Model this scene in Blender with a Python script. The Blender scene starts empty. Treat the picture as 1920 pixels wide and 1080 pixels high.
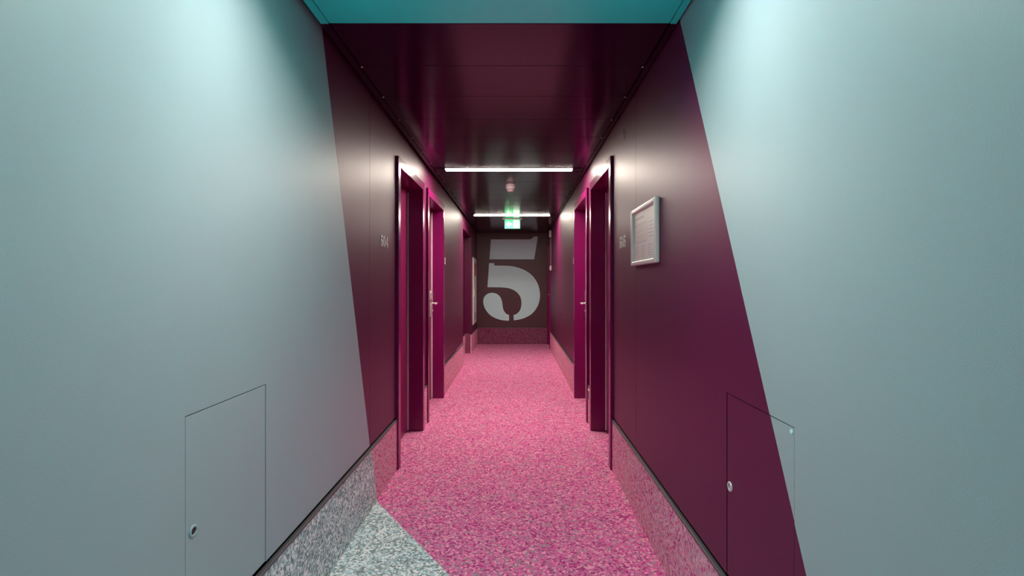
import bpy, bmesh, math
from mathutils import Matrix, Vector

# ------------------------------------------------------------------ camera, world, exposure
sc = bpy.context.scene
COL = sc.collection
CAM_H = 1.31
cam_d = bpy.data.cameras.new('camera')
cam = bpy.data.objects.new('camera', cam_d)
COL.objects.link(cam)
cam.location = (0, 0, CAM_H)
cam.rotation_euler = (math.pi / 2, 0, 0)
cam_d.sensor_width = 36
cam_d.lens = 890 / 1920 * 36
cam_d.shift_x = -8 / 1920
cam_d.shift_y = -9 / 1920
cam_d.clip_start = 0.02
sc.camera = cam

world = bpy.data.worlds.new('world')
sc.world = world
world.use_nodes = True
world.node_tree.nodes['Background'].inputs[0].default_value = (0.02, 0.02, 0.02, 1)
world.node_tree.nodes['Background'].inputs[1].default_value = 0.3

sc.view_settings.view_transform = 'Standard'
sc.view_settings.look = 'None'
sc.view_settings.gamma = 1
sc.view_settings.use_curve_mapping = False
sc.view_settings.exposure = 0.1
LAMP_POWER = 122.0           # corridor lamps
LAMP_COLOUR = (1.0, 0.87, 0.75)
LOBBY_POWER = 88.0           # dimmer, whiter lamps of the teal lobby
LOBBY_COLOUR = (1.0, 0.92, 0.87)
sc.cycles.max_bounces = 7
sc.cycles.diffuse_bounces = 4
sc.cycles.glossy_bounces = 4
sc.cycles.caustics_reflective = False
sc.cycles.caustics_refractive = False

# ------------------------------------------------------------------ dimensions (metres)
WL, WR = 0.845, 0.68          # distance of the side walls left and right of the camera axis
Y0, Y1 = -5.0, 10.22          # back wall, end wall
H = 2.397                     # ceiling
BB = 0.345                    # carpeted skirting height
PANEL_Z = 0.371               # bottom of the wall panels

def wall_x(side, d):
    """d > 0 goes into the wall, d < 0 comes out into the corridor"""
    return -(WL + d) if side < 0 else (WR + d)

# ------------------------------------------------------------------ material helpers
def new_mat(name):
    m = bpy.data.materials.new(name)
    m.use_nodes = True
    nt = m.node_tree
    return m, nt, nt.nodes['Principled BSDF']

def plain(name, col, rough=0.5, metal=0.0, spec=0.5, bump=0.0, bscale=300):
    m, nt, p = new_mat(name)
    p.inputs['Base Color'].default_value = (*col, 1)
    p.inputs['Roughness'].default_value = rough
    p.inputs['Metallic'].default_value = metal
    p.inputs['Specular IOR Level'].default_value = spec
    if bump:
        add_bump(nt, p, bump, bscale)
    return m

def add_bump(nt, p, strength, scale, dist=0.001):
    g = nt.nodes.new('ShaderNodeNewGeometry')
    n = nt.nodes.new('ShaderNodeTexNoise')
    n.inputs['Scale'].default_value = scale
    n.inputs['Detail'].default_value = 2
    nt.links.new(g.outputs['Position'], n.inputs['Vector'])
    b = nt.nodes.new('ShaderNodeBump')
    b.inputs['Strength'].default_value = strength
    b.inputs['Distance'].default_value = dist
    nt.links.new(n.outputs['Fac'], b.inputs['Height'])
    nt.links.new(b.outputs['Normal'], p.inputs['Normal'])

def emit(name, col, strength):
    m, nt, p = new_mat(name)
    p.inputs['Base Color'].default_value = (*col, 1)
    p.inputs['Emission Color'].default_value = (*col, 1)
    p.inputs['Emission Strength'].default_value = strength
    return m

def split_factor(nt, n, c):
    """1 where n.position + c > 0 : which side of a straight paint edge a point lies on"""
    g = nt.nodes.new('ShaderNodeNewGeometry')
    d = nt.nodes.new('ShaderNodeVectorMath'); d.operation = 'DOT_PRODUCT'
    d.inputs[1].default_value = n
    nt.links.new(g.outputs['Position'], d.inputs[0])
    k = nt.nodes.new('ShaderNodeMath'); k.operation = 'GREATER_THAN'
    k.inputs[1].default_value = -c
    nt.links.new(d.outputs['Value'], k.inputs[0])
    return k.outputs[0]

def mix(nt, fac, a, b):
    m = nt.nodes.new('ShaderNodeMix'); m.data_type = 'RGBA'
    for sock, v in ((m.inputs[0], fac), (m.inputs[6], a), (m.inputs[7], b)):
        if hasattr(v, 'links') or isinstance(v, bpy.types.NodeSocket):
            nt.links.new(v, sock)
        elif isinstance(v, (int, float)):
            sock.default_value = v
        else:
            sock.default_value = (*v, 1)
    return m.outputs[2]

PLUM = (0.10, 0.003, 0.044)
TEAL = (0.34, 0.47, 0.505)
EDGE_L = ((0, 1, 0.33), -2.862)
EDGE_R = ((0, 1, -0.4835), -0.811)
EDGE_F = ((1.344, 1, 0), 1.344 * WL - 2.862)

def wall_paint(name, edge):
    m, nt, p = new_mat(name)
    f = split_factor(nt, *edge)
    g = nt.nodes.new('ShaderNodeNewGeometry')
    nz = nt.nodes.new('ShaderNodeTexNoise'); nz.inputs['Scale'].default_value = 1.3
    nz.inputs['Detail'].default_value = 4
    nt.links.new(g.outputs['Position'], nz.inputs['Vector'])
    teal = mix(nt, nz.outputs['Fac'], tuple(c * .95 for c in TEAL), tuple(c * 1.05 for c in TEAL))
    plum = mix(nt, nz.outputs['Fac'], tuple(c * .85 for c in PLUM), tuple(c * 1.15 for c in PLUM))
    nt.links.new(mix(nt, f, teal, plum), p.inputs['Base Color'])
    p.inputs['Roughness'].default_value = 0.46
    p.inputs['Specular IOR Level'].default_value = 0.5
    add_bump(nt, p, 0.22, 300)
    return m

def carpet(name, edge, pink_set, teal_set, gain=1.0):
    m, nt, p = new_mat(name)
    f = split_factor(nt, *edge) if edge else 1.0
    g = nt.nodes.new('ShaderNodeNewGeometry')
    v = nt.nodes.new('ShaderNodeTexVoronoi')
    v.inputs['Scale'].default_value = 100
    nt.links.new(g.outputs['Position'], v.inputs['Vector'])
    sep = nt.nodes.new('ShaderNodeSeparateColor')
    nt.links.new(v.outputs['Color'], sep.inputs[0])
    big = nt.nodes.new('ShaderNodeTexNoise'); big.inputs['Scale'].default_value = 7
    big.inputs['Detail'].default_value = 3
    nt.links.new(g.outputs['Position'], big.inputs['Vector'])
    # the patchwork drifts: the noise pushes the random value of each fleck
    ad = nt.nodes.new('ShaderNodeMath'); ad.operation = 'MULTIPLY_ADD'
    ad.inputs[1].default_value = 0.5; ad.inputs[2].default_value = -0.25
    nt.links.new(big.outputs['Fac'], ad.inputs[0])
    sm = nt.nodes.new('ShaderNodeMath'); sm.operation = 'ADD'; sm.use_clamp = True
    nt.links.new(sep.outputs[0], sm.inputs[0]); nt.links.new(ad.outputs[0], sm.inputs[1])
    def ramp(stops):
        r = nt.nodes.new('ShaderNodeValToRGB')
        r.color_ramp.interpolation = 'CONSTANT'
        el = r.color_ramp.elements
        while len(el) < len(stops): el.new(0.5)
        for e, (pos, c) in zip(el, stops):
            e.position = pos; e.color = (*[min(1, x * gain) for x in c], 1)
        nt.links.new(sm.outputs[0], r.inputs[0])
        return r.outputs[0]
    pk = ramp(pink_set)
    col = mix(nt, f, ramp(teal_set), pk) if edge else pk
    nt.links.new(col, p.inputs['Base Color'])
    p.inputs['Roughness'].default_value = 0.95
    p.inputs['Specular IOR Level'].default_value = 0.1
    b = nt.nodes.new('ShaderNodeBump'); b.inputs['Strength'].default_value = 0.5
    b.inputs['Distance'].default_value = 0.003
    nt.links.new(v.outputs['Distance'], b.inputs['Height'])
    nt.links.new(b.outputs['Normal'], p.inputs['Normal'])
    return m

PINK_SET = [(0, (0.46, 0.05, 0.22)), (0.17, (0.74, 0.13, 0.36)), (0.38, (0.55, 0.23, 0.36)),
            (0.56, (0.83, 0.21, 0.46)), (0.76, (0.90, 0.40, 0.56)), (0.93, (0.36, 0.28, 0.32))]
SKIRT_SET = [(0, (0.62, 0.09, 0.30)), (0.15, (0.80, 0.30, 0.48)), (0.36, (0.66, 0.42, 0.50)),
            (0.58, (0.88, 0.40, 0.56)), (0.76, (0.92, 0.58, 0.68)), (0.93, (0.50, 0.42, 0.46))]
TEAL_SET = [(0, (0.24, 0.31, 0.32)), (0.18, (0.52, 0.64, 0.66)), (0.40, (0.36, 0.45, 0.47)),
            (0.58, (0.90, 0.95, 0.96)), (0.78, (0.52, 0.76, 0.82)), (0.9, (0.93, 0.96, 0.97))]

M = {}
M['wall_l'] = wall_paint('wall_paint_left', EDGE_L)
M['wall_r'] = wall_paint('wall_paint_right', EDGE_R)
M['plum'] = plain('plum_paint', PLUM, 0.36, bump=0.12, bscale=260)
M['plum_gloss'] = plain('plum_gloss_metal', (0.20, 0.005, 0.09), 0.25)
M['leaf'] = plain('plum_door_leaf', (0.26, 0.012, 0.10), 0.3)
M['end'] = plain('dusky_plum_end_wall', (0.085, 0.034, 0.042), 0.45, bump=0.1, bscale=260)
M['ceil_plum'] = plain('plum_ceiling_metal', (0.024, 0.0006, 0.015), 0.16, spec=0.25)
M['ceil_teal'] = plain('teal_ceiling_metal', (0.04, 0.90, 0.87), 0.3)
M['black'] = plain('black_shadow_gap', (0.004, 0.003, 0.004), 0.7)
M['teal'] = plain('teal_paint', TEAL, 0.36)
M['pale'] = plain('pale_grey_paint', (0.62, 0.98, 1.0), 0.5)
M['cap'] = plain('grey_skirting_profile', (0.13, 0.13, 0.14), 0.45, 0.5)
M['steel'] = plain('brushed_steel', (0.66, 0.63, 0.62), 0.4, 0.35)
M['silver'] = plain('silver_frame', (0.82, 0.78, 0.76), 0.35, 0.25)
M['white'] = plain('white_plastic', (0.75, 0.73, 0.72), 0.45)
M['dark'] = plain('dark_plastic', (0.02, 0.018, 0.02), 0.4)
M['red'] = plain('red_print', (0.55, 0.03, 0.03), 0.5)
M['paper'] = plain('plan_paper', (0.88, 0.80, 0.77), 0.42, spec=0.9)
M['strip'] = plain('pale_seal_strip', (0.9, 0.9, 0.88), 0.5)
M['ink'] = plain('plan_ink', (0.62, 0.53, 0.52), 0.42)
M['carpet_l'] = carpet('carpet_skirting_left', EDGE_L, SKIRT_SET, TEAL_SET, 1.0)
M['carpet_r'] = carpet('carpet_skirting_right', EDGE_R, SKIRT_SET, TEAL_SET, 1.0)
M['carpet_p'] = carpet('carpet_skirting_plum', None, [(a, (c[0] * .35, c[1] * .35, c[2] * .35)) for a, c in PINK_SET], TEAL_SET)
M['carpet_f'] = carpet('carpet_floor', EDGE_F, PINK_SET, TEAL_SET)
M['lamp'] = emit('lamp_diffuser_glow', LAMP_COLOUR, LAMP_POWER)
M['lamp_lobby'] = emit('lobby_lamp_diffuser_glow', LOBBY_COLOUR, LOBBY_POWER)
M['sign_green'] = emit('exit_sign_green', (0.04, 0.55, 0.20), 1.0)
M['sign_white'] = emit('exit_sign_white', (0.9, 1.0, 0.95), 1.5)
for k in ('sign_green', 'sign_white'): M[k].cycles.emission_sampling = 'NONE'

# ------------------------------------------------------------------ mesh helpers
def link(name, bm, mat, parent=None, smooth=False, loc=None):
    bmesh.ops.recalc_face_normals(bm, faces=bm.faces[:])
    me = bpy.data.meshes.new(name)
    bm.to_mesh(me); bm.free()
    for m in (mat if isinstance(mat, (list, tuple)) else [mat]):
        me.materials.append(m)
    if smooth:
        for f in me.polygons: f.use_smooth = True
    o = bpy.data.objects.new(name, me)
    COL.objects.link(o)
    org = Vector(loc) if loc is not None else None
    if parent is not None:
        o.parent = parent
        w = Vector((0, 0, 0)); q = parent
        while q is not None:
            w += q.location; q = q.parent
        base = org if org is not None else w
        me.transform(Matrix.Translation(-base))
        o.location = base - w
    elif org is not None:
        me.transform(Matrix.Translation(-org))
        o.location = org
    return o

def empty(name, loc):
    o = bpy.data.objects.new(name, None)
    o.empty_display_size = 0.1
    o.location = loc
    COL.objects.link(o)
    return o

def struct(o, label=None):
    o['kind'] = 'structure'
    if label: o['label'] = label
    return o

def tag(o, label, cat, group=None):
    o['label'] = label; o['category'] = cat
    if group: o['group'] = group
    return o

def bm_box(bm, x0, x1, y0, y1, z0, z1, bevel=0):
    x0, x1 = sorted((x0, x1)); y0, y1 = sorted((y0, y1)); z0, z1 = sorted((z0, z1))
    vs = [bm.verts.new((x, y, z)) for x in (x0, x1) for y in (y0, y1) for z in (z0, z1)]
    fs = [bm.faces.new([vs[i] for i in q]) for q in
          ((0, 1, 3, 2), (4, 6, 7, 5), (0, 4, 5, 1), (2, 3, 7, 6), (0, 2, 6, 4), (1, 5, 7, 3))]
    if bevel:
        es = list({e for f in fs for e in f.edges})
        bmesh.ops.bevel(bm, geom=es, offset=bevel, segments=2, affect='EDGES', profile=0.5)

def box(name, b, mat, parent=None, bevel=0):
    bm = bmesh.new(); bm_box(bm, *b, bevel=bevel)
    return link(name, bm, mat, parent)

def bm_prism(bm, pts, axis, a, b):
    """pts in the two other axes (cyclic order x,y,z without axis), extruded along axis from a to b"""
    def P(p, t):
        return {'x': (t, p[0], p[1]), 'y': (p[0], t, p[1]), 'z': (p[0], p[1], t)}[axis]
    lo = [bm.verts.new(P(p, a)) for p in pts]
    hi = [bm.verts.new(P(p, b)) for p in pts]
    n = len(pts)
    bm.faces.new(lo); bm.faces.new(hi[::-1])
    for i in range(n):
        j = (i + 1) % n
        bm.faces.new((lo[i], hi[i], hi[j], lo[j]))

def prism(name, pts, axis, a, b, mat, parent=None, smooth=False):
    bm = bmesh.new(); bm_prism(bm, pts, axis, a, b)
    return link(name, bm, mat, parent, smooth)

def bm_lathe(bm, prof, origin, axis='z', seg=28, sign=1):
    """prof: (radius, height) list turned about axis through origin"""
    rings = []
    for r, h in prof:
        ring = []
        for k in range(seg):
            t = 2 * math.pi * k / seg
            c, s = r * math.cos(t), r * math.sin(t)
            v = {'z': (c, s, h * sign), 'x': (h * sign, c, s), 'y': (c, h * sign, s)}[axis]
            ring.append(bm.verts.new(Vector(origin) + Vector(v)))
        rings.append(ring)
    for A, B in zip(rings, rings[1:]):
        for k in range(seg):
            bm.faces.new((A[k], A[(k + 1) % seg], B[(k + 1) % seg], B[k]))
    if prof[0][0] > 1e-6: bm.faces.new(rings[0])
    if prof[-1][0] > 1e-6: bm.faces.new(rings[-1])

def lathe(name, prof, origin, mat, parent=None, axis='z', seg=28, sign=1, smooth=True):
    bm = bmesh.new(); bm_lathe(bm, prof, origin, axis, seg, sign)
    o = link(name, bm, mat, parent, False)
    if smooth:
        for f in o.data.polygons: f.use_smooth = True
        o.data.set_sharp_from_angle(angle=math.radians(35))
    return o

def tube(name, path, r, mat, parent=None, seg=10):
    bm = bmesh.new(); rings = []
    pts = [Vector(p) for p in path]
    for i, p in enumerate(pts):
        t = (pts[min(i + 1, len(pts) - 1)] - pts[max(i - 1, 0)]).normalized()
        up = Vector((0, 0, 1)) if abs(t.z) < 0.9 else Vector((1, 0, 0))
        a = t.cross(up).normalized(); b = t.cross(a).normalized()
        rings.append([bm.verts.new(p + r * (math.cos(2 * math.pi * k / seg) * a + math.sin(2 * math.pi * k / seg) * b)) for k in range(seg)])
    for A, B in zip(rings, rings[1:]):
        for k in range(seg):
            bm.faces.new((A[k], A[(k + 1) % seg], B[(k + 1) % seg], B[k]))
    bm.faces.new(rings[0]); bm.faces.new(rings[-1])
    return link(name, bm, mat, parent, True)

# ------------------------------------------------------------------ floor
fl = struct(box('floor', (-1.15, 0.98, Y0, Y1 + .2, -0.06, -0.008), M['black']), 'carpeted corridor floor')
def carpet_piece(pts, label):
    o = prism('carpet', pts, 'z', -0.008, 0, M['carpet_f'], fl); o['label'] = label
xa, xb = -1.05, 0.9
ya, yb = 2.862 - 1.344 * (xa + WL), 2.862 - 1.344 * (xb + WL)
carpet_piece([(xa, ya), (xb, yb), (xb, Y1 + .1), (xa, Y1 + .1)], 'speckled pink and magenta carpet')
carpet_piece([(xa, Y0), (xb, Y0), (xb, yb), (xa, ya)], 'speckled grey, white and pale teal carpet')

# ------------------------------------------------------------------ side walls (backing slab > wall panels)
SEAM = {-1: 2.735, 1: 2.70}
DOORS = {-1: [(3.33, 4.262), (4.45, 5.455)], 1: [(3.33, 4.262), (4.45, 5.455)]}
DOOR_TOP = 2.205
ALC = (7.52, 8.9, 2.18, 0.12)                 # recess in the left wall
END_DOOR = (9.42, 10.20, 2.205)               # last doorway in the right wall
HATCH = {-1: (1.213, 1.60, 0.968), 1: (1.162, 1.533, 0.955)}
top = H + 0.03
walls = {}
for s, nm in ((-1, 'wall_left'), (1, 'wall_right')):
    mat = M['wall_l'] if s < 0 else M['wall_r']
    w = struct(box(nm, (wall_x(s, .19), wall_x(s, .23), Y0, Y1, 0, top), M['black']),
               ('left' if s < 0 else 'right') + ' wall painted pale teal in front and dark plum beyond a slanted edge')
    walls[s] = w
    a, b = wall_x(s, 0), wall_x(s, .014)
    h0, h1, hz = HATCH[s]
    sm = SEAM[s]
    prism('wall_panel', [(Y0, PANEL_Z), (h0 - .002, PANEL_Z), (h0 - .002, hz + .002), (h1 + .002, hz + .002), (h1 + .002, PANEL_Z),
                         (sm - .0015, PANEL_Z), (sm - .0015, top), (Y0, top)], 'x', a, b, mat, w)
    pts = [(sm + .0015, PANEL_Z)]
    for d0, d1 in DOORS[s]:
        pts += [(d0 + .03, PANEL_Z), (d0 + .03, DOOR_TOP - .03), (d1 - .03, DOOR_TOP - .03), (d1 - .03, PANEL_Z)]
    if s < 0:
        pts += [(ALC[0], PANEL_Z), (ALC[0], ALC[2]), (ALC[1], ALC[2]), (ALC[1], PANEL_Z), (Y1, PANEL_Z), (Y1, top)]
    else:
        e0, e1, ez = END_DOOR
        pts += [(e0 + .03, PANEL_Z), (e0 + .03, ez - .03), (Y1, ez - .03), (Y1, top)]
    pts += [(sm + .0015, top)]
    prism('wall_panel', pts, 'x', a, b, mat, w)
    # dark lath behind the panels, so that the joints are closed
    for y in (sm,):
        box('joint_backing', (wall_x(s, .0145), wall_x(s, .03), y - .03, y + .03, .1, top), M['black'], w)
# the recess in the left wall: reveals, soffit, back
w = walls[-1]
xo, xi = wall_x(-1, .0145), wall_x(-1, ALC[3])
box('recess_reveal', (xo, xi, ALC[1], ALC[1] + .02, PANEL_Z, ALC[2] + .02), M['plum'], w)
box('recess_reveal', (xo, xi, ALC[0] - .02, ALC[0], PANEL_Z, ALC[2] + .02), M['plum'], w)
box('recess_soffit', (xo, xi, ALC[0], ALC[1], ALC[2], ALC[2] + .02), M['plum'], w)
box('recess_back', (xi, xi - .02, ALC[0] - .02, ALC[1] + .02, PANEL_Z, ALC[2] + .02), M['plum'], w)

# end and back walls
we = struct(box('wall_end', (-1.1, 0.95, Y1 + .012, Y1 + .06, 0, top), M['black']), 'end wall of the corridor, dusky plum')
box('wall_panel', (-.9, .78, Y1, Y1 + .012, PANEL_Z - .01, top), M['end'], we)
wb = struct(box('wall_back', (-1.1, 0.95, Y0 - .05, Y0, 0, top), M['teal']), 'pale teal wall behind the camera')

# ------------------------------------------------------------------ carpeted skirting with a grey cap profile
def skirting(name, runs, label):
    o = struct(empty(name, (0, 0, 0)), label)
    for bx, capbx, mat in runs:
        box('carpet_strip', bx, mat, o)
        if capbx: box('cap_profile', capbx, M['cap'], o, bevel=.0015)
    return o
def run(s, ya, yb, mat):
    return ((wall_x(s, -.008), wall_x(s, .012), ya, yb, 0, BB),
            (wall_x(s, -.011), wall_x(s, .006), ya, yb, BB, BB + .012), mat)
L = M['carpet_l']; R = M['carpet_r']
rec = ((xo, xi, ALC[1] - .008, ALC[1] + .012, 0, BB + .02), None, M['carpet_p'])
rec2 = ((xi + .008, xi - .012, ALC[0], ALC[1] - .009, 0, BB), (xi + .011, xi - .005, ALC[0], ALC[1] - .012, BB, BB + .012), L)
skirting('baseboard_left', [run(-1, Y0, 3.329, L), run(-1, 4.263, 4.449, L), run(-1, 5.456, 7.518, L), run(-1, 8.893, Y1 - .01, L), rec, rec2],
         'carpeted skirting along the left wall')
skirting('baseboard_right', [run(1, Y0, 3.329, R), run(1, 4.263, 4.449, R), run(1, 5.456, 9.419, R)],
         'carpeted skirting along the right wall')
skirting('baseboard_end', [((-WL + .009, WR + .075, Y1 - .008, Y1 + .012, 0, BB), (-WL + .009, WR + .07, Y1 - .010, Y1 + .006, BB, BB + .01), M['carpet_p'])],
         'dark plum carpeted skirting under the big number')

# ------------------------------------------------------------------ ceiling: crosswise metal planks between edge profiles
CL, CR = -0.780, 0.640
PITCH = 0.386
EDGE_Y = 1.987
ce = struct(box('ceiling', (-1.1, 0.95, Y0, Y1 + .06, H + .034, H + .06), M['black']), 'ceiling of crosswise metal planks')
n0 = math.floor((Y0 - EDGE_Y) / PITCH) + 1
n1 = math.ceil((Y1 - EDGE_Y) / PITCH)
screw_me = None
for k in range(n0, n1):
    a = EDGE_Y + k * PITCH + .0012
    b = min(EDGE_Y + (k + 1) * PITCH, Y1) - .0012
    mt = M['ceil_plum'] if k >= 0 else M['ceil_teal']
    pl = box('ceiling_panel', (CL, CR, a, b, H, H + .02), mt, ce, bevel=.0015)
    if 0 < k < 12:
        for x in (CL + .004, CR - .004):
            if screw_me is None:
                so = lathe('screw', [(.0055, 0), (.005, .002), (.003, .0035), (0.0005, .004)], (x, a + .012, H), M['steel'], pl, 'z', 10, -1)
                so.location = Vector((x, a + .012, H)); so.data.transform(Matrix.Translation(-Vector((x, a + .012, H))))
                screw_me = so.data
            else:
                so = bpy.data.objects.new('screw', screw_me); COL.objects.link(so)
                so.parent = pl; so.location = (x, a + .012, H)
for i, (x0, x1) in enumerate(((CL - .0375, CL - .004), (CR + .004, CR + .030))):
    t = struct(empty('trim_%d' % (i + 1), (0, 0, 0)), 'narrow edge profile between ceiling planks and ' + ('left' if i == 0 else 'right') + ' wall')
    box('edge_profile', (x0, x1, Y0, EDGE_Y - .001, H - .002, H + .022), M['ceil_teal'], t)
    box('edge_profile', (x0, x1, EDGE_Y + .001, Y1, H - .002, H + .022), M['ceil_plum'], t)

# ------------------------------------------------------------------ doors
def door(n, s, y0, y1, top_z, depth, handle_far, label, end=False):
    xc = wall_x(s, 0)
    d = struct(empty('door_%d' % n, (xc, (y0 + y1) / 2, 0)), label)
    X = lambda v: wall_x(s, v)
    pf, fw, ln = -.020, .058, .022
    G = M['plum_gloss']
    # jambs: L profile = face plate in front of the wall + lining into the opening
    near = [(X(pf), y0), (X(pf), y0 + fw), (X(depth), y0 + fw), (X(depth), y0 + fw - ln), (X(0), y0 + fw - ln), (X(0), y0)]
    far = [(X(pf), y1), (X(pf), y1 - fw), (X(depth), y1 - fw), (X(depth), y1 - fw + ln), (X(0), y1 - fw + ln), (X(0), y1)]
    prism('frame_jamb', near, 'z', 0.0, top_z, G, d)
    prism('frame_jamb', far, 'z', 0.0, top_z, G, d)
    hz = top_z - .066
    head = [(X(pf), top_z), (X(pf), hz), (X(depth), hz), (X(depth), hz + ln), (X(0), hz + ln), (X(0), top_z)]
    prism('frame_head', head, 'y', y0 + fw, y1 - fw, G, d)
    lf = box('door_leaf', (X(depth - .012), X(depth + .03), y0 + fw - .005, y1 - fw + .005, .008, hz + .005), M['leaf'], d, bevel=.001)
    # pale sealing strip along the closing edge
    ye = y1 - fw
    box('edge_strip', (X(depth - .022), X(depth - .013), ye - .010, ye - .001, .01, hz - .03), M['strip'], d)
    # handle: long rounded plate with lever
    yc = (y1 - fw - .075) if handle_far else (y0 + fw + .075)
    sg = -1 if handle_far else 1
    xs = X(depth - .012)
    out = -s                       # towards the corridor
    prof = []
    for t in range(13):
        an = math.pi * t / 12
        prof.append((yc + .034 * math.cos(an), 1.195 + .034 * math.sin(an)))
    prof += [(yc - .034, 1.13), (yc - .021, 1.10), (yc - .021, .935), (yc + .021, .935), (yc + .021, 1.10), (yc + .034, 1.13)]
    pl = prism('handle_plate', prof, 'x', xs, xs + out * .022, M['steel'], lf)
    bm = bmesh.new()
    bm_lathe(bm, [(.012, 0), (.012, .004), (.009, .006), (.009, .058)], (xs + out * .022, yc, 1.085), 'x', 16, out)
    link('lever_neck', bm, M['steel'], lf, True)
    lx = xs + out * .074
    tube('lever', [(lx, yc, 1.085), (lx, yc + sg * .03, 1.085), (lx + out * .002, yc + sg * .08, 1.085), (lx + out * .001, yc + sg * .125, 1.083)], .0095, M['steel'], lf, 12)
    lathe('lock_cylinder', [(.010, 0), (.010, .006), (.008, .008)], (xs + out * .022, yc, 1.0), M['steel'], lf, 'x', 16, out)
    return d
door(1, -1, *DOORS[-1][0], DOOR_TOP, .13, False, 'plum room door beside the number 504')
door(2, -1, *DOORS[-1][1], DOOR_TOP, .13, True, 'plum room door with steel handle, second on the left wall')
door(3, 1, *DOORS[1][0], DOOR_TOP, .13, False, 'plum room door beside the number 505')
door(4, 1, *DOORS[1][1], DOOR_TOP, .13, True, 'plum room door with steel handle, second on the right wall')
door(5, 1, END_DOOR[0], END_DOOR[1], END_DOOR[2], .07, False, 'plum door at the far end of the right wall')

# ------------------------------------------------------------------ access hatches
def hatch(s, label, ring_far):
    y0, y1, z1 = HATCH[s]
    mat = M['wall_l'] if s < 0 else M['wall_r']
    X = lambda v: wall_x(s, v)
    e = tag(empty('access_hatch', (X(.006), (y0 + y1) / 2, PANEL_Z)), label, 'hatch', 'flush access hatches low in the side walls')
    box('hatch_door', (X(.001), X(.013), y0 + .001, y1 - .001, PANEL_Z + .002, z1 - .001), mat, e, bevel=.001)
    yr = (y1 - .022) if ring_far else (y0 + .029)
    zr = .662
    lathe('finger_ring', [(.0095, -.0008), (.0095, .0030), (.0115, .0042), (.0145, .0034), (.016, .0012), (.016, -.0008)], (X(.001), yr, zr), mat if s < 0 else M['steel'], e, 'x', 28, -s)
    lathe('lock_core', [(.0092, 0), (.0092, .0006)], (X(.001), yr, zr), M['dark'] if s < 0 else M['steel'], e, 'x', 20, -s)
    if s > 0:
        lathe('corner_screw', [(.006, 0), (.0055, .0015), (.003, .002)], (X(.001), y0 + .012, z1 - .012), M['pale'], e, 'x', 14, -s)
    return e
hatch(-1, 'pale teal flush access hatch with a teal finger ring, in the left wall', False)
hatch(1, 'access hatch crossed by the plum and teal paint edge, in the right wall', True)

# ------------------------------------------------------------------ ceiling lamps
LAMP_Y = [4.54, 7.60, 1.30, -2.30]
LAMP_LABEL = ['bright linear ceiling lamp, the nearer of the two in the plum corridor',
              'bright linear ceiling lamp beside the exit sign, the farther one',
              'linear ceiling lamp in the teal ceiling above the access hatches',
              'linear ceiling lamp in the teal ceiling behind the camera']
for y, lab in zip(LAMP_Y, LAMP_LABEL):
    t = tag(empty('ceiling_lamp', (-.07, y, H)), lab, 'lamp', 'linear lamps across the corridor ceiling')
    LX0, LX1 = (-0.672, 0.532) if y > EDGE_Y else (-0.49, 0.35)
    body = M['ceil_plum'] if y > EDGE_Y else M['ceil_teal']
    hw = .058
    box('housing', (CL + .006, CR - .006, y - hw, y + hw, H - .004, H - .0002), M['black'] if y > EDGE_Y else body, t, bevel=.001)
    pts = []
    for u, v in ((-1, .0), (-.8, .003), (.8, .003), (1, .0)):
        pts.append((y + .05 * u, H - .004 - v))
    pts += [(y + .05, H - .0035), (y - .05, H - .0035)]
    prism('diffuser', [(p[0], p[1]) for p in pts], 'x', LX0, LX1, M['lamp'] if y > EDGE_Y else M['lamp_lobby'], t)
    if y < EDGE_Y:              # unseen cheeks added to block the lobby lamps' light towards the plum corridor
        for q in (-1, 1):
            box('added_light_shield', (LX0 - .013, LX1 + .013, y + q * .0515, y + q * .0565, H - .048, H - .0042), body, t, bevel=.001)
    for x0, x1 in ((LX0 - .012, LX0), (LX1, LX1 + .012)):
        prism('end_cap', [(p[0], p[1] - .001 if i < 4 else p[1]) for i, p in enumerate(pts)], 'x', x0, x1, M['dark'], t)

# ------------------------------------------------------------------ big stencil number on the end wall
FIVE = [
    [(272, 130), (590, 130), (612, 126), (628, 113), (640, 104), (668, 108), (637, 298), (260, 298)],
    [(257, 330), (300, 330), (300, 350), (400, 352), (440, 355), (470, 360), (502, 368), (533, 379), (560, 391), (587, 407), (611, 426), (632, 447), (649, 471),
     (664, 497), (675, 525), (682, 555), (686, 590), (686, 617), (682, 645), (676, 668), (667, 691), (655, 713), (640, 734), (622, 753), (602, 769), (577, 783), (550, 795), (524, 803), (500, 808), (465, 813),
     (463, 768), (478, 764), (491, 757), (503, 747), (513, 735), (520, 721), (526, 704), (529, 683), (530, 660), (527, 639), (522, 620), (514, 604), (505, 591), (492, 577), (478, 566), (460, 555), (440, 547), (418, 541), (395, 538), (368, 535), (340, 534), (243, 533)],
    [(425, 768), (425, 815), (397, 815), (370, 812), (340, 805), (310, 795), (287, 783), (265, 768), (247, 750), (232, 730), (221, 710), (213, 690), (208, 670), (207, 650), (209, 633), (215, 618),
     (224, 605), (235, 595), (249, 587), (265, 582), (280, 580), (295, 582), (311, 585), (325, 592), (338, 601), (348, 612), (356, 625), (362, 640), (367, 660), (370, 680), (372, 698), (375, 715), (380, 729), (388, 742), (396, 752), (405, 760)],
]
kx = Y1 / 890
def five_pt(p): return ((860 + p[0] / 4.5 - 968) * kx, CAM_H + (531 - 420 - p[1] / 4.5) * kx)
f5 = tag(empty('floor_number', (-.08, Y1, CAM_H + (111 - 815 / 4.5) * kx)), 'huge pale grey stencil number 5 on the end wall', 'number')
for poly in FIVE:
    prism('stencil_piece', [five_pt(p) for p in poly], 'y', Y1 - .003, Y1 - .0002, M['pale'], f5)

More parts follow.
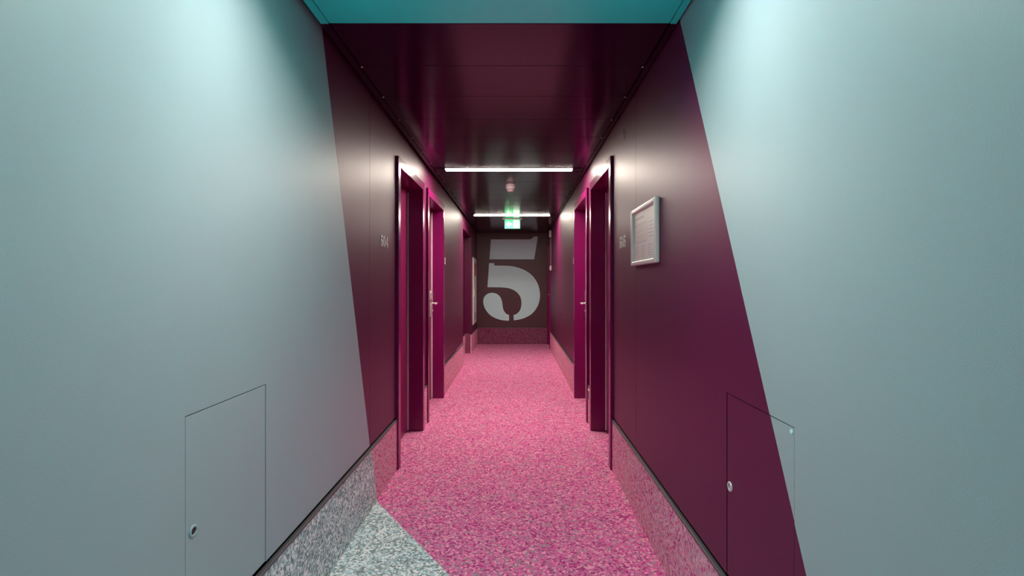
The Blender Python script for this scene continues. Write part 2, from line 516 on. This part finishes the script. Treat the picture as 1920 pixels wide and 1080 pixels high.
# ------------------------------------------------------------------ small room numbers in the same stencil lettering
def arc(cx, cy, rx, ry, a0, a1, n=12):
    return [(cx + rx * math.cos(math.radians(a0 + (a1 - a0) * i / n)), cy + ry * math.sin(math.radians(a0 + (a1 - a0) * i / n))) for i in range(n + 1)]
def five_unit():
    return [[((p[0] - 207) / 711, 1 - (p[1] - 104) / 711) for p in poly] for poly in FIVE]
DIG = {
    '5': (five_unit(), .675),
    '0': ([arc(.34, .5, .34, .5, 97, 263) + arc(.34, .5, .13, .40, 252, 108), arc(.34, .5, .34, .5, 83, -83) + arc(.34, .5, .13, .40, -72, 72)], .68),
    '4': ([[(0, .24), (.36, .24), (.36, .36), (.15, .36), (.36, .74), (.36, .98), (0, .38)], [(.40, 0), (.58, 0), (.58, 1), (.40, 1)], [(.62, .24), (.70, .24), (.70, .36), (.62, .36)]], .70),
    '2': ([arc(.33, .70, .32, .30, 170, -20, 12) + [(.40, .36), (.26, .22), (.10, .22), (.30, .45)] + arc(.33, .70, .14, .18, -10, 170, 8), [(0, 0), (.66, 0), (.66, .18), (0, .18)]], .66),
    '3': ([arc(.32, .74, .30, .26, 160, -70, 12) + arc(.32, .74, .12, .15, -60, 160, 8), arc(.32, .28, .33, .28, 70, -160, 12) + arc(.32, .28, .13, .16, -160, 60, 8)], .66),
}
def room_number(s, text, y_start, zc, h, mat, label):
    """y_start is the left end of the text as read"""
    dirn = 1 if s < 0 else -1
    e = tag(empty('room_number', (wall_x(s, 0), y_start + dirn * .09, zc - h / 2)), label, 'number', 'stencil room numbers on the side walls')
    u = 0
    for ch in text:
        polys, wdt = DIG[ch]
        bm = bmesh.new()
        for poly in polys:
            bm_prism(bm, [(y_start + dirn * (u + p[0]) * h, zc - h / 2 + p[1] * h) for p in poly], 'x', wall_x(s, -.0022), wall_x(s, -.0001))
        link('digit', bm, mat, e)
        u += wdt + .10
    return e
room_number(-1, '504', 2.955, 1.578, .075, M['white'], 'small silver room number 504 on the left wall')
room_number(1, '505', 3.115, 1.575, .078, M['white'], 'small silver room number 505 beside the framed plan')
room_number(-1, '502', 5.50, 1.575, .078, M['white'], 'small white room number past the second door on the left')
room_number(1, '503', 5.66, 1.575, .078, M['white'], 'small white room number past the second door on the right')

# ------------------------------------------------------------------ framed plan on the right wall
py0, py1, pz0, pz1 = 2.25, 2.725, 1.408, 1.722
X = lambda v: wall_x(1, v)
pf = tag(empty('framed_plan', (X(0), (py0 + py1) / 2, pz0)), 'silver framed floor plan on the right wall beside number 505', 'picture')
box('backing', (X(-.0005), X(-.010), py0 + .004, py1 - .004, pz0 + .004, pz1 - .004), M['silver'], pf)
sheet = box('plan_sheet', (X(-.0102), X(-.0118), py0 + .02, py1 - .02, pz0 + .018, pz1 - .018), M['paper'], pf)
def rail(a, b, z0, z1):
    box('frame_rail', (X(-.0005), X(-.024), a, b, z0, z1), M['silver'], pf, bevel=.006)
rail(py0, py0 + .026, pz0, pz1); rail(py1 - .026, py1, pz0, pz1)
rail(py0 + .026, py1 - .026, pz0, pz0 + .024); rail(py0 + .026, py1 - .026, pz1 - .024, pz1)
bm = bmesh.new()
def ink(a0, a1, z0, z1):      # fractions of the sheet, read from the left
    w_, h_ = py1 - py0 - .06, pz1 - pz0 - .056
    bm_box(bm, X(-.0118), X(-.0121), py1 - .03 - a0 * w_, py1 - .03 - a1 * w_, pz0 + .028 + z0 * h_, pz0 + .028 + z1 * h_)
ink(.06, .64, .36, .372); ink(.06, .64, .74, .75); ink(.06, .072, .36, .75); ink(.63, .64, .36, .75)
ink(.12, .58, .50, .506); ink(.12, .58, .58, .586)
for q in (.18, .26, .34, .42, .50): ink(q, q + .005, .36, .50); ink(q + .02, q + .025, .586, .74)
for r_ in range(5):
    ink(.72, .93, .70 - .07 * r_, .715 - .07 * r_)
for c_ in range(3):
    for r_ in range(5):
        ink(.08 + .3 * c_, .28 + .3 * c_ - .04 * (r_ % 2), .26 - .05 * r_, .272 - .05 * r_)
ink(.08, .5, .86, .89)
link('plan_print', bm, M['ink'], sheet)

# ------------------------------------------------------------------ smoke detector
sx, sy = -0.066, 5.23
t = tag(empty('smoke_detector', (sx, sy, H)), 'white round smoke detector on the plum ceiling between the lamps', 'detector')
lathe('mounting_base', [(.052, 0), (.052, .022), (.047, .026)], (sx, sy, H), M['white'], t, 'z', 32, -1)
lathe('body', [(.050, .026), (.053, .032), (.051, .042), (.040, .052)], (sx, sy, H), M['white'], t, 'z', 32, -1)
lathe('chamber', [(.036, .050), (.036, .066)], (sx, sy, H), M['dark'], t, 'z', 32, -1)
for z in (.055, .061):
    lathe('chamber_ring', [(.039, z), (.039, z + .0025), (.033, z + .0025)], (sx, sy, H), M['white'], t, 'z', 32, -1)
lathe('cap', [(.037, .066), (.034, .072), (.020, .078), (.006, .080)], (sx, sy, H), M['white'], t, 'z', 32, -1)

# ------------------------------------------------------------------ exit sign
ex, ey = -0.066, 8.02
t = tag(empty('exit_sign', (ex, ey, H)), 'green lit exit sign with arrow and running figure', 'sign')
w2 = .130; z1 = H - .014; z0 = z1 - .150
box('mounting_bar', (ex - .165, ex + .165, ey - .02, ey + .02, H - .012, H - .0003), M['white'], t, bevel=.003)
sp = box('sign_panel', (ex - w2, ex + w2, ey - .006, ey + .006, z0, z1 + .001), M['sign_green'], t, bevel=.001)
yf0, yf1 = ey - .0078, ey - .0062
P = lambda pts: [(ex - w2 + p[0], z0 + p[1]) for p in pts]
prism('arrow', P([(.022, .075), (.068, .122), (.082, .108), (.062, .086), (.122, .086), (.122, .064), (.062, .064), (.082, .042), (.068, .028)]), 'y', yf0, yf1, M['sign_white'], sp)
prism('doorway', P([(.150, .012), (.246, .012), (.246, .138), (.150, .138)]), 'y', yf0, yf1, M['sign_white'], sp)
bm = bmesh.new()
yg0, yg1 = ey - .0092, ey - .0080
bm_prism(bm, P(arc(.190, .122, .010, .010, 0, 360, 14)[:-1]), 'y', yg0, yg1)
for poly in ([(.188, .106), (.208, .106), (.206, .066), (.188, .066)], [(.186, .106), (.166, .092), (.160, .076), (.168, .074), (.174, .086), (.190, .094)],
             [(.206, .104), (.226, .092), (.236, .098), (.238, .090), (.226, .082), (.206, .092)], [(.188, .070), (.198, .064), (.176, .044), (.156, .046), (.156, .038), (.180, .034)],
             [(.196, .068), (.208, .066), (.216, .044), (.236, .022), (.228, .018), (.206, .040)]):
    bm_prism(bm, P(poly), 'y', yg0, yg1)
link('running_figure', bm, M['sign_green'], sp)

# ------------------------------------------------------------------ fire hose cabinet on the left wall near the end
cy0, cy1, cz0, cz1 = 9.16, 9.86, .50, 1.815
X = lambda v: wall_x(-1, v)
t = tag(empty('fire_hose_cabinet', (X(0), (cy0 + cy1) / 2, cz0)), 'tall white cabinet with red label on the left wall near the end', 'cabinet')
box('cabinet_frame', (X(-.0004), X(-.012), cy0, cy1, cz0, cz1), M['silver'], t, bevel=.003)
cd = box('cabinet_door', (X(-.0122), X(-.022), cy0 + .02, cy1 - .02, cz0 + .02, cz1 - .02), M['white'], t, bevel=.002)
box('red_label', (X(-.0222), X(-.0235), cy0 + .18, cy1 - .18, cz1 - .36, cz1 - .10), M['red'], cd)
box('pull_handle', (X(-.0222), X(-.04), cy0 + .05, cy0 + .07, 1.05, 1.19), M['steel'], cd, bevel=.003)
for z in (.60, .65, .70):
    box('vent_slot', (X(-.0222), X(-.0226), cy0 + .1, cy1 - .1, z, z + .015), M['dark'], cd)

# ------------------------------------------------------------------ small devices on the right wall
X = lambda v: wall_x(1, v)
t = tag(empty('wall_sounder', (X(0), 9.22, 2.2)), 'small white alarm device high on the right wall by the far end', 'alarm')
box('body', (X(-.0004), X(-.045), 9.185, 9.255, 2.20, 2.335), M['white'], t, bevel=.012)
box('grille', (X(-.0455), X(-.047), 9.20, 9.24, 2.24, 2.29), M['dark'], t)
tube('conduit', [(X(-.008), 9.22, 2.20), (X(-.008), 9.22, 1.9), (X(-.008), 9.22, 1.655)], .006, M['steel'], t, 8)
t = tag(empty('call_point', (X(0), 9.22, 1.56)), 'small white switch box below the alarm device near the far door', 'switch')
box('box', (X(-.0004), X(-.03), 9.175, 9.265, 1.56, 1.65), M['white'], t, bevel=.006)
box('button', (X(-.0305), X(-.034), 9.20, 9.24, 1.585, 1.625), M['steel'], t, bevel=.0015)

t = tag(empty('wall_socket', (X(-.008), 4.355, .225)), 'small grey socket in the skirting between the two right doors', 'socket')
box('plate', (X(-.0082), X(-.018), 4.31, 4.40, .228, .335), M['steel'], t, bevel=.004)
box('insert', (X(-.0182), X(-.0192), 4.325, 4.385, .243, .320), M['dark'], t)

hk = tube('wire_hook', [(X(-.001), 2.985, 2.275), (X(-.006), 2.98, 2.262), (X(-.009), 2.974, 2.245), (X(-.008), 2.974, 2.228), (X(-.003), 2.98, 2.215)], .0028, M['steel'])
tag(hk, 'tiny bent wire hook high on the right plum wall', 'hook')
